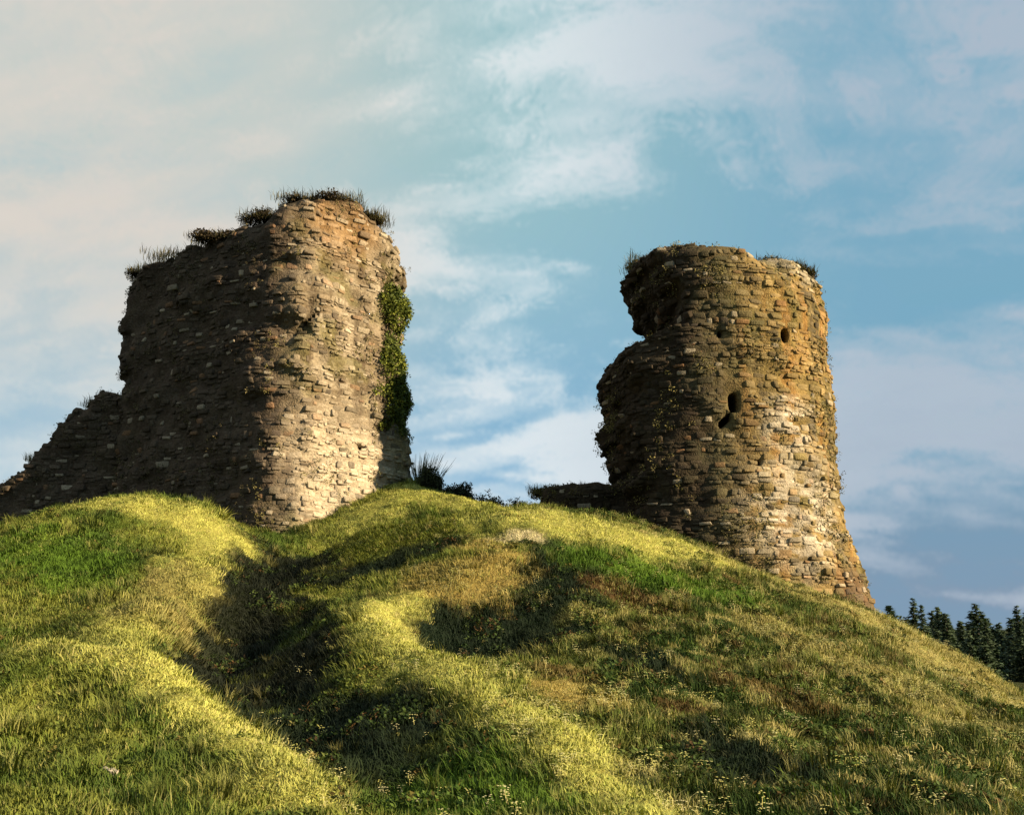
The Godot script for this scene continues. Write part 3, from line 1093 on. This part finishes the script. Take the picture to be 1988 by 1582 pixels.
func shrub(called: String, label: String, category: String, at: Vector3, size: Vector3, dark: Color, light: Color, clumps: int, group := "", leaf := 0.07) -> Node3D:
	# an uneven heap of leaf clusters on a few stems
	var root := base(called, at)
	tag(root, label, category, group)
	var places: Array[Transform3D] = []
	var tints := PackedColorArray()
	var lobes: Array[Vector4] = []
	for k in 7:
		lobes.append(Vector4(rng.randf_range(-0.75, 0.75), rng.randf_range(0.0, 0.6), rng.randf_range(-0.65, 0.65), rng.randf_range(0.25, 0.5)))
	for k in clumps:
		var lobe := lobes[rng.randi() % 7]
		var d := Vector3(rng.randfn(), rng.randfn(), rng.randfn()).normalized() * pow(rng.randf(), 0.4) * lobe.w
		var p := Vector3(lobe.x + d.x, maxf(0.0, lobe.y + d.y), lobe.z + d.z) * size
		var b := Basis.from_euler(Vector3(rng.randf() * TAU, rng.randf() * TAU, 0)).scaled(Vector3.ONE * rng.randf_range(0.7, 1.3))
		places.append(Transform3D(b, p))
		var k2 := dark.lerp(light, rng.randf() * rng.randf())
		tints.append(k2)
	copies(leaf_cluster(12, leaf * 1.6, leaf, leaf * 0.3, 5 + clumps), places, tints, "foliage", leaf_material, root)
	if called == "wall_top_shrub":
		var blades: Array[Transform3D] = []
		var dry_tints := PackedColorArray()
		for k in int(50 + 110 * size.x):
			var s2 := rng.randf_range(0.8, 1.9)
			blades.append(Transform3D(Basis(Vector3.UP, rng.randf() * TAU).scaled(Vector3(s2, s2, s2)), Vector3(rng.randf_range(-1.1, 1.1) * size.x, rng.randf_range(-0.05, 0.1), rng.randf_range(-0.8, 0.8) * size.z)))
			dry_tints.append(lin(0.05, 0.045, 0.02).lerp(lin(0.17, 0.15, 0.06), rng.randf()))
		copies(wispy, blades, dry_tints, "wispy_grass", blade_material, root)
	put(stem_mesh(9, size.y * 0.9, minf(size.x, size.z) * 0.8, 0.02, clumps), "stem", bark_material, root)
	return root


func conifer_crown(tall: float, wide: float, s: int) -> ArrayMesh:
	var r := RandomNumberGenerator.new()
	r.seed = s
	var v := PackedVector3Array()
	var n := PackedVector3Array()
	var c := PackedColorArray()
	var idx := PackedInt32Array()
	var y := tall * 0.1
	while y < tall * 0.985:
		var t := (y - tall * 0.1) / (tall * 0.9)
		var reach := wide * pow(1.0 - t, 0.85) * r.randf_range(0.75, 1.1) + 0.06
		var boughs := int(lerpf(11, 5, t))
		var turn := r.randf() * TAU
		for b in boughs:
			if r.randf() < 0.12:
				continue
			var a := turn + TAU * b / boughs + r.randf_range(-0.3, 0.3)
			var out := Vector3(cos(a), 0, sin(a))
			var l := reach * r.randf_range(0.65, 1.15)
			var side := Vector3(-sin(a), 0, cos(a))
			var lift := lerpf(-0.25, 0.45, t) + r.randf_range(-0.12, 0.12)
			var rise := r.randf_range(-0.5, 0.5) * tall * 0.035
			var sprays := int(5 + l * 9)
			for q in sprays:
				var f := (q + r.randf()) / sprays
				var p := Vector3(0, y + rise, 0) + out * l * f + Vector3.UP * (l * f * lift - l * f * f * 0.28)
				var along := (out * r.randf_range(0.4, 1.0) + side * r.randf_range(-0.9, 0.9) + Vector3.UP * r.randf_range(-0.45, 0.35)).normalized()
				var across := along.cross(Vector3.UP + side * r.randfn() * 0.5).normalized()
				var sl := r.randf_range(0.24, 0.5) * (1.05 - 0.5 * f)
				var sw := sl * r.randf_range(0.26, 0.42)
				var first := v.size()
				var shade := r.randf_range(0.55, 1.3)
				var nn := across.cross(along)
				if nn.dot(out * 0.7 + Vector3.UP * 0.4) < 0.0:
					nn = -nn
					across = -across
				nn = (nn + out * 0.5 + Vector3.UP * 0.2).normalized()
				for e in [p - along * sl * 0.3, p + across * sw, p + along * sl, p - across * sw]:
					v.append(e)
					n.append(nn)
					c.append(Color(0.05 * shade, 0.075 * shade, 0.042 * shade))
				idx.append_array([first, first + 2, first + 1, first, first + 3, first + 2])
		y += tall * r.randf_range(0.015, 0.024)
	return mesh_of(v, n, c, idx)


func build_conifers() -> void:
	var kinds: Array[Node3D] = []
	for k in 4:
		var tall: float = [9.6, 8.4, 10.4, 7.6][k]
		var o := Node3D.new()
		o.name = "prototype"
		var st := SurfaceTool.new()
		st.begin(Mesh.PRIMITIVE_TRIANGLES)
		tube(st, [Vector3(0, -0.4, 0), Vector3(0.05, tall * 0.5, 0), Vector3(0, tall * 0.97, 0)], [0.17, 0.1, 0.015], 7)
		st.generate_normals()
		put(st.commit(), "trunk", bark_material, o)
		put(conifer_crown(tall, [2.5, 2.3, 2.4, 2.1][k], 60 + k), "crown", leaf_material, o)
		kinds.append(o)
	# x, z, scale, kind, label
	var back := "dark conifer half hidden among others deep in the stand beyond the right slope"
	var rows := [
		[25.6, -68.0, 0.86, 1, "slim conifer next to the golden tower's foot, first of the stand"],
		[27.0, -70.0, 1.0, 0, "conifer standing second from the golden tower's foot"],
		[28.4, -68.0, 0.98, 2, "tall narrow conifer third from the golden tower's foot"],
		[29.8, -69.0, 0.93, 1, "conifer with full crown fourth from the golden tower's foot"],
		[31.2, -68.5, 0.82, 3, "short pointed conifer fifth from the golden tower's foot"],
		[32.6, -69.5, 0.9, 0, "conifer rising alone above a dip, sixth from the golden tower's foot"],
		[34.0, -67.0, 0.78, 3, "short conifer seventh from the golden tower's foot"],
		[35.3, -68.5, 0.93, 2, "sharp tall conifer left of the gap near the frame's right edge"],
		[36.9, -69.0, 0.84, 1, "conifer in the gap near the frame's right edge"],
		[27.4, -49.0, 0.93, 2, "nearest and largest conifer at the far right edge"],
	]
	for j in 3:
		for i in 15:
			rows.append([24.2 + i * 0.92 + rng.randf_range(-0.5, 0.5) + j * 0.25, [-73.5, -78.0, -64.0, -60.0, -56.5][j] + rng.randf_range(-0.9, 0.9), [1.0, 1.02, 0.95, 0.84, 0.7][j] * rng.randf_range(0.88, 1.04), rng.randi() % 4, back])
	for q in rows:
		var o: Node3D = kinds[q[3]].duplicate()
		o.name = numbered("conifer_tree", self)
		add_child(o, true)
		o.position = Vector3(q[0], ground_height(q[0], q[1]), q[1])
		o.rotation.y = rng.randf() * TAU
		var girth := rng.randf_range(0.72, 1.12)
		o.scale = Vector3(girth, rng.randf_range(0.94, 1.04), girth) * q[2] * 0.91
		tag(o, q[4], "tree", "conifers beyond the right slope")
	# the wood goes on behind as one mass
	var places: Array[Transform3D] = []
	var tints := PackedColorArray()
	for k in 1500:
		var deep := rng.randf()
		var z := -lerpf(84.0, 240.0, deep * deep)
		var x := rng.randf_range(-0.15, 1.5) * -z + 6.0
		var s := rng.randf_range(0.75, 1.08)
		places.append(Transform3D(Basis(Vector3.UP, rng.randf() * TAU).scaled(Vector3(s, s, s)), Vector3(x, ground_height(x, z) - 0.3, z)))
		tints.append(Color.WHITE.darkened(rng.randf() * 0.3))
	var crown: MeshInstance3D = kinds[1].get_node("crown")
	tag(copies(crown.mesh, places, tints, "distant_woodland", leaf_material, self), "conifer wood stretching away beyond the nearer stand of trees", "woodland")
	for o in kinds:
		o.free()


func top_of(id: int, x: float, z: float) -> float:
	var y := 16.0
	while y > 3.0 and solid(id, Vector3(x, y, z)) > 0.0:
		y -= 0.05
	return y


func build_shrubs() -> void:
	wispy = tuft(9, 0.2, 0.1, 0.005, 15)
	var brown := lin(0.035, 0.027, 0.018)
	var olive := lin(0.085, 0.07, 0.03)
	# scrub along the tower tops: which tower, x, z, size, label
	for q in [
		[0, -11.7, -30.0, Vector3(1.0, 0.24, 0.8), "brown scrub on the outer left end of the left tower top"],
		[0, -10.3, -29.3, Vector3(1.3, 0.24, 0.9), "low brown scrub strip on the sloping top of the left tower"],
		[0, -8.7, -28.3, Vector3(1.3, 0.26, 0.9), "brown scrub midway along the left tower's sloping top"],
		[0, -7.3, -28.0, Vector3(1.1, 0.3, 0.8), "brown scrub on the step below the left tower's peak"],
		[0, -6.1, -28.2, Vector3(1.2, 0.24, 0.8), "dark scrub crowning the peak of the left tower"],
		[0, -5.1, -28.9, Vector3(1.0, 0.24, 0.7), "olive scrub right of the left tower's peak"],
		[1, 4.4, -28.2, Vector3(0.75, 0.32, 0.8), "dark scrub on the overhanging left corner of the golden tower top"],
		[1, 5.2, -28.2, Vector3(1.3, 0.3, 0.8), "dark scrub strip along the left half of the golden tower top"],
		[1, 7.35, -26.0, Vector3(0.42, 0.34, 0.4), "dark rounded bush on the right half of the golden tower top"],
		[1, 8.1, -26.1, Vector3(0.2, 0.26, 0.22), "small tuft right of the rounded bush on the golden tower"],
		[1, 8.55, -26.4, Vector3(0.18, 0.25, 0.2), "smallest tuft at the right rim of the golden tower"],
		[3, 1.3, -28.1, Vector3(0.7, 0.3, 0.5), "dark scrub on the low broken wall stub"],
		[3, 2.7, -28.1, Vector3(0.8, 0.22, 0.5), "low dark scrub where the wall stub meets the golden tower"],
		[2, -13.4, -31.0, Vector3(0.7, 0.3, 0.6), "dark scrub on the upper step of the collapsed wall"],
		[2, -15.2, -31.2, Vector3(0.7, 0.3, 0.6), "dark scrub low on the collapsed wall's slope"],
	]:
		var y := top_of(q[0], q[1], q[2])
		var size: Vector3 = q[3]
		shrub("wall_top_shrub", q[4], "shrub", Vector3(q[1], y - 0.2, q[2]), size, brown, olive, int(160 + 480 * size.x * size.z), "scrub on the ruins")
	# dark bank between the towers
	for q in [[-2.1, -32.0, 0.9, "dark bush at the high end of the bank between the towers"], [-1.3, -33.0, 1.0, "dark bush second along the bank between the towers"], [-0.5, -33.6, 0.95, "dark bush midway down the bank between the towers"], [0.2, -34.0, 0.9, "low dark bush before the gap between the towers"], [0.9, -33.5, 0.85, "low dark bush in the lowest part of the gap"], [-3.0, -32.4, 1.0, "dark bush behind the spiky broom"]]:
		shrub("bank_shrub", q[3], "shrub", Vector3(q[0], ground_height(q[0], q[1]) - 0.1, q[1]), Vector3(0.95, q[2] * 1.25, 0.7), lin(0.02, 0.032, 0.02), lin(0.05, 0.065, 0.03), 900, "bushes on the bank between the towers")
	# spiky broom right of the left tower
	var at := Vector3(-2.75, ground_height(-2.75, -30.0) - 0.05, -30.0)
	var broom := shrub("broom_shrub", "spiky broom bush with upright twigs beside the left tower's foot", "shrub", at, Vector3(0.62, 0.75, 0.5), lin(0.022, 0.03, 0.016), lin(0.075, 0.085, 0.035), 800)
	var st := SurfaceTool.new()
	st.begin(Mesh.PRIMITIVE_TRIANGLES)
	for k in 120:
		var a := rng.randf() * TAU
		var f := Vector3(cos(a) * rng.randf() * 0.5, 0.25, sin(a) * rng.randf() * 0.4)
		var lean := Vector3(f.x * 0.9 + rng.randf_range(-0.15, 0.2), rng.randf_range(0.55, 1.05), f.z * 0.6)
		tube(st, [f, f + lean * 0.55, f + lean + Vector3(0.06, 0, 0)], [0.012, 0.009, 0.003], 3)
	st.generate_normals()
	var twig_material := StandardMaterial3D.new()
	twig_material.albedo_color = lin(0.085, 0.095, 0.04).linear_to_srgb()
	twig_material.roughness = 0.9
	tag(put(st.commit(), "twigs", twig_material, broom), "", "", "", "stuff")
	# russet bracken beyond the collapsed wall
	shrub("bracken_clump", "russet bracken on the skyline at the far left edge", "bracken", Vector3(-17.3, 5.6, -33.2), Vector3(1.6, 0.8, 0.8), lin(0.12, 0.075, 0.025), lin(0.26, 0.15, 0.05), 900)
	build_ivy()


func ivy_on(label: String, id: int, from: Vector3, reach: Vector3, count: int, dark: Color, light: Color, bulge: Array) -> void:
	# leaves clothe the solid where it shows within a box
	var foot := Vector3(from.x, from.y - reach.y, from.z)
	var root := base("ivy", foot)
	tag(root, label, "ivy")
	var places: Array[Transform3D] = []
	var tints := PackedColorArray()
	var tries := 0
	while places.size() < count and tries < count * 14:
		tries += 1
		var p := from + Vector3(rng.randf_range(-1, 1) * reach.x, rng.randf_range(-1, 1) * reach.y, rng.randf_range(-1, 1) * reach.z)
		if lump_noise.get_noise_3d(p.x * 6.0, p.y * 4.0, p.z * 6.0 + 9.0) < (-0.22 if id == LEFT_TOWER else -0.02):
			continue
		var edge := absf((p.x - from.x) / reach.x) + 0.55 * rough_noise.get_noise_3d(p.x, p.y * 1.4, p.z) + 0.45 * lump_noise.get_noise_2d(p.y * 6.0, 3.0)
		if p.x < from.x and edge > 0.62 or absf(p.y - from.y) / reach.y + 0.5 * rough_noise.get_noise_2d(p.x * 2.0, p.z) > 0.92:
			continue
		var f := solid(id, p)
		var thick := 0.06
		for b in bulge:
			var c: Vector3 = b[0]
			var dd := Vector3((p.x - c.x) / b[1], (p.y - c.y) / b[2], (p.z - c.z) / 0.9).length()
			thick += float(b[3]) * maxf(0.0, 1.0 - dd * dd)
		if f > thick + 0.05 or f < -0.25:
			continue
		if f < thick - 0.3:
			continue
		var n := slope_of(id, p, 0.2)
		if f < 0.02:
			p += n * (0.05 - f)
		var b2 := Basis.from_euler(Vector3(rng.randf() * TAU, rng.randf() * TAU, 0)).scaled(Vector3.ONE * rng.randf_range(0.7, 1.3))
		places.append(Transform3D(b2, p - foot))
		tints.append(dark.lerp(light, rng.randf() * clampf(0.6 + lump_noise.get_noise_3d(p.x * 8.0, p.y * 8.0, p.z * 8.0), 0.0, 1.0)))
	copies(leaf_cluster(9, 0.11, 0.085, 0.034, count), places, tints, "leaves", leaf_material, root)
	var st := SurfaceTool.new()
	st.begin(Mesh.PRIMITIVE_TRIANGLES)
	for k in 3:
		var pts := []
		var radii := []
		for i in 9:
			var yy := from.y + lerpf(-1.0, 0.8, i / 8.0) * reach.y
			var x := from.x - reach.x * 0.35 + (k - 1) * reach.x * 0.25 + sin(i * 1.3 + k) * 0.12
			var z := from.z + reach.z
			while z > from.z - reach.z * 1.5 and solid(id, Vector3(x, yy, z)) > 0.0:
				z -= 0.06
			if solid(id, Vector3(x, yy, z)) > 0.0:
				break
			pts.append(Vector3(x, yy, z) - foot)
			radii.append(lerpf(0.035, 0.01, i / 8.0))
		if pts.size() > 1:
			tube(st, pts, radii, 5)
	st.generate_normals()
	put(st.commit(), "vine_stem", bark_material, root)


func build_ivy() -> void:
	ivy_on("bright green ivy hanging down the right edge of the left tower", LEFT_TOWER, Vector3(-3.55, 10.2, -29.2), Vector3(0.7, 2.7, 1.6), 2900, lin(0.045, 0.07, 0.016), lin(0.25, 0.28, 0.04), [[Vector3(-3.75, 11.6, -29.0), 0.9, 0.75, 0.5], [Vector3(-3.7, 9.0, -29.0), 0.6, 1.8, 0.12]])


# ==================================================================== stones lying in the grass
func build_rocks() -> void:
	for q in [
		[-3.32, -8.4, 0.075, 0.04, "lone pale stone in the grass of the near left mound"],
	]:
		var st := SurfaceTool.new()
		st.begin(Mesh.PRIMITIVE_TRIANGLES)
		st.set_smooth_group(-1)
		var sphere := SphereMesh.new()
		sphere.radius = 1.0
		sphere.height = 2.0
		sphere.radial_segments = 14
		sphere.rings = 8
		var a := sphere.get_mesh_arrays()
		var v: PackedVector3Array = a[Mesh.ARRAY_VERTEX]
		var off := rng.randf() * 50.0
		for i in v.size():
			var p := v[i]
			var s := 1.0 + rough_noise.get_noise_3d(p.x * 2.6 + off, p.y * 2.6, p.z * 2.6) * 1.1
			p = (p * s).clamp(Vector3(-0.95, -0.8, -0.95), Vector3(0.95, 0.7, 0.95))
			v[i] = p * Vector3(q[2], q[3], q[2] * 0.6)
		for i: int in a[Mesh.ARRAY_INDEX]:
			st.add_vertex(v[i])
		st.generate_normals()
		var m := StandardMaterial3D.new()
		m.albedo_color = lin(0.40, 0.37, 0.28).linear_to_srgb()
		m.albedo_texture = stone_material.albedo_texture
		m.uv1_triplanar = true
		m.uv1_scale = Vector3(2, 2, 2)
		m.roughness = 0.95
		var o := put(st.commit(), "pale_stone", m)
		o.position = Vector3(q[0], ground_height(q[0], q[1]) + q[3] * 0.25, q[1])
		o.rotation = Vector3(0.12, rng.randf_range(-0.5, 0.5), -0.2)
		tag(o, q[4], "stone", "")


# ==================================================================== grass
func tuft(blades: int, tall: float, reach: float, wide: float, s: int) -> ArrayMesh:
	var r := RandomNumberGenerator.new()
	r.seed = s
	var v := PackedVector3Array()
	var n := PackedVector3Array()
	var c := PackedColorArray()
	var idx := PackedInt32Array()
	for k in blades:
		var a := r.randf() * TAU
		var foot := Vector3(cos(a), 0, sin(a)) * reach * sqrt(r.randf())
		var b := r.randf() * TAU
		var lean := Vector3(cos(b), 0, sin(b)) * r.randf_range(0.15, 0.75)
		var h := tall * r.randf_range(0.55, 1.15)
		var side := Vector3(-sin(b), 0, cos(b)) * wide * r.randf_range(0.7, 1.3)
		var nn := (Vector3(cos(b), 0, sin(b)) * -0.5 + Vector3.UP * 0.8).normalized()
		var first := v.size()
		var shade := r.randf_range(0.75, 1.2)
		var mid := foot + Vector3(lean.x * h * 0.3, h * 0.55, lean.z * h * 0.3)
		var tip := foot + Vector3(lean.x * h, h * (1.0 - 0.3 * lean.length()), lean.z * h)
		for q in [foot - side, foot + side, mid - side * 0.75, mid + side * 0.75, tip]:
			v.append(q)
			n.append(nn)
		c.append_array([Color(shade, shade, shade), Color(shade, shade, shade), Color(shade, shade, shade), Color(shade, shade, shade), Color(shade, shade, shade)])
		if (mid - foot).cross(side).dot(nn) < 0.0:
			idx.append_array([first, first + 3, first + 1, first, first + 2, first + 3, first + 2, first + 4, first + 3])
		else:
			idx.append_array([first, first + 1, first + 3, first, first + 3, first + 2, first + 2, first + 3, first + 4])
	return mesh_of(v, n, c, idx)


func masonry_gap(x: float, z: float) -> float:
	var p := Vector3(x, near_height(x, z) + 0.3, z)
	var best := 9.0
	for id in 4:
		best = minf(best, solid(id, p))
	return best


func build_grass() -> void:
	var meshes := [tuft(14, 0.058, 0.075, 0.0042, 3), tuft(13, 0.09, 0.08, 0.0042, 4), tuft(9, 0.165, 0.07, 0.0036, 5), tuft(46, 0.24, 0.07, 0.0042, 9)]
	var places: Array = []
	var tints: Array = []
	for k in 4:
		var p: Array[Transform3D] = []
		places.append(p)
		tints.append(PackedColorArray())
	var tall_noise := FastNoiseLite.new()
	set_noise(tall_noise, 71, 0.7, 3)
	var z := -5.6
	while z > -33.0:
		var d := -z
		var gap := 0.031 + 0.0018 * d
		var half := d * 0.60 + 1.0
		var x := -half
		while x < half:
			var qx := x + rng.randf_range(-0.5, 0.5) * gap
			var qz := z + rng.randf_range(-0.5, 0.5) * gap
			x += gap
			var beside := false
			if d > 23.5:
				var gap_to := masonry_gap(qx, qz)
				if gap_to < 0.0:
					continue
				beside = gap_to < 0.45
			if qx < GX0 or qx > 17.0:
				continue
			var dryer := dryness(qx, qz)
			var t := tall_noise.get_noise_2d(qx, qz)
			var kind := 0
			if rng.randf() < 0.32 + t * 0.6:
				kind = 1
			if rng.randf() < (0.08 + 0.18 * smoothstep(0.0, 0.5, t)) * (1.0 - 0.8 * dryer):
				kind = 2
			if rng.randf() < 0.011 * smoothstep(-0.1, 0.35, t) * (1.0 - dryer) or beside and rng.randf() < 0.12:
				kind = 3
			elif beside and rng.randf() < 0.5:
				kind = 2
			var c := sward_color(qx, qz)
			var jit := lerpf(0.5, rng.randf(), smoothstep(0.0, 0.18, dryer))
			if jit < 0.10:
				c = c.lerp(lin(0.40, 0.35, 0.13), 0.3 + 0.5 * dryer)
			elif jit < 0.22:
				c = c.lerp(lin(0.07, 0.1, 0.03), 0.5)
			elif jit > 0.93:
				c = c.lerp(lin(0.13, 0.20, 0.03), 0.55)
			var m := rng.randf_range(0.78, 1.2)
			var s := rng.randf_range(0.75, 1.3) * (1.0 + d * 0.012)
			if kind == 3:
				c = c.lerp(lin(0.26, 0.24, 0.08), rng.randf() * 0.6)
				s *= rng.randf_range(0.6, 1.1)
			var up := ground_normal(qx, qz).lerp(Vector3.UP, 0.25).normalized()
			var east := up.cross(Vector3.BACK).normalized()
			var b := Basis(east, up, east.cross(up)) * Basis(Vector3.UP, rng.randf() * TAU).scaled(Vector3(s, s * (0.9 + 0.5 * t) * lerpf(0.9, 0.52, smoothstep(0.45, 0.85, dryer)), s))
			places[kind].append(Transform3D(b, Vector3(qx, near_height(qx, qz) - 0.012, qz)))
			tints[kind].append(Color(c.r * m, c.g * m, c.b * m))
		z -= gap
	var root := base("grass", Vector3(0, near_height(0, -14), -14))
	tag(root, "rough grass covering the castle mound, with light on ridges and shade in hollows painted in its colour", "grass", "", "stuff")
	for k in 4:
		print("grass ", places[k].size())
		var o := copies(meshes[k], places[k], tints[k], ["short_grass", "rough_grass", "tall_grass", "tussocks"][k], blade_material, root)
		o.position = -root.position
	build_weeds()
	build_flowers()


func build_weeds() -> void:
	# broad-leaved weeds and dead bracken among the grass, thickest on the right slope and in the hollows
	var patch := FastNoiseLite.new()
	set_noise(patch, 55, 0.9, 3)
	var places: Array[Transform3D] = []
	var tints := PackedColorArray()
	for k in 60000:
		var z := -rng.randf_range(5.8, 23.5)
		var x := rng.randf_range(-0.6, 0.6) * -z
		var g := patch.get_noise_2d(x, z) + 0.25 * smoothstep(-2.0, 1.5, x) - 0.5 * dryness(x, z)
		if g < 0.10 + rng.randf() * 0.25 + 0.25 * smoothstep(9.0, 6.5, -z):
			continue
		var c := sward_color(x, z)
		var s := rng.randf_range(0.5, 1.25)
		places.append(Transform3D(Basis.from_euler(Vector3(rng.randf_range(-0.3, 0.3), rng.randf() * TAU, 0)).scaled(Vector3(s, s * 0.8, s)), Vector3(x, near_height(x, z) + 0.02 * s, z)))
		var kind := rng.randf()
		var leaf := lin(0.03, 0.06, 0.014).lerp(lin(0.085, 0.13, 0.025), rng.randf())
		if kind < 0.16:
			leaf = lin(0.11, 0.058, 0.022)
		elif kind < 0.2:
			leaf = lin(0.20, 0.19, 0.06)
		tints.append(leaf.lerp(c, 0.35))
	print("weeds ", places.size())
	var o := copies(leaf_cluster(15, 0.055, 0.055, 0.014, 808), places, tints, "weeds", leaf_material, self)
	tag(o, "broad leaved weeds and dead bracken growing through the grass", "weeds")


func build_flowers() -> void:
	# pale flower heads and dead stalks scattered where the sward is light
	var st := SurfaceTool.new()
	st.begin(Mesh.PRIMITIVE_TRIANGLES)
	tube(st, [Vector3.ZERO, Vector3(0.01, 0.06, 0), Vector3(0.02, 0.11, 0.01)], [0.002, 0.002, 0.0015], 3)
	for k in 9:
		var a := k * 2.4
		var r := 0.012 * sqrt(k)
		var p := Vector3(0.02 + cos(a) * r * 1.3, 0.105 + 0.035 * sin(k * 7.3), 0.01 + sin(a) * r * 1.3)
		for e in 5:
			var u := TAU * e / 5.0
			var w := TAU * (e + 1) / 5.0
			for q in [p + Vector3(0, 0.004, 0), p + Vector3(cos(u), 0, sin(u)) * 0.011, p + Vector3(cos(w), 0, sin(w)) * 0.011]:
				st.add_vertex(q)
	st.generate_normals()
	var head := st.commit()
	var places: Array[Transform3D] = []
	var tints := PackedColorArray()
	var cluster := FastNoiseLite.new()
	set_noise(cluster, 77, 0.75, 2)
	for k in 26000:
		var z := -rng.randf_range(6.0, 23.0)
		var x := rng.randf_range(-0.6, 0.6) * -z
		var g := cluster.get_noise_2d(x, z)
		var d := dryness(x, z)
		var right := smoothstep(-3.5, 0.0, x)
		if g < 0.03 or rng.randf() > (0.3 + 0.5 * smoothstep(0.3, 0.7, d)) * right * smoothstep(5.0, 12.0, -z):
			continue
		var s := rng.randf_range(0.5, 1.1)
		places.append(Transform3D(Basis(Vector3.UP, rng.randf() * TAU).scaled(Vector3(s, s * rng.randf_range(0.6, 1.2), s)), Vector3(x, near_height(x, z) - 0.02, z)))
		tints.append(lin(0.56, 0.54, 0.14).lerp(lin(0.6, 0.55, 0.3), rng.randf()))
	print("flowers ", places.size())
	var o := copies(head, places, tints, "pale_flowers", blade_material, self)
	tag(o, "pale yellow flower heads and seed heads scattered among the grass", "flowers")
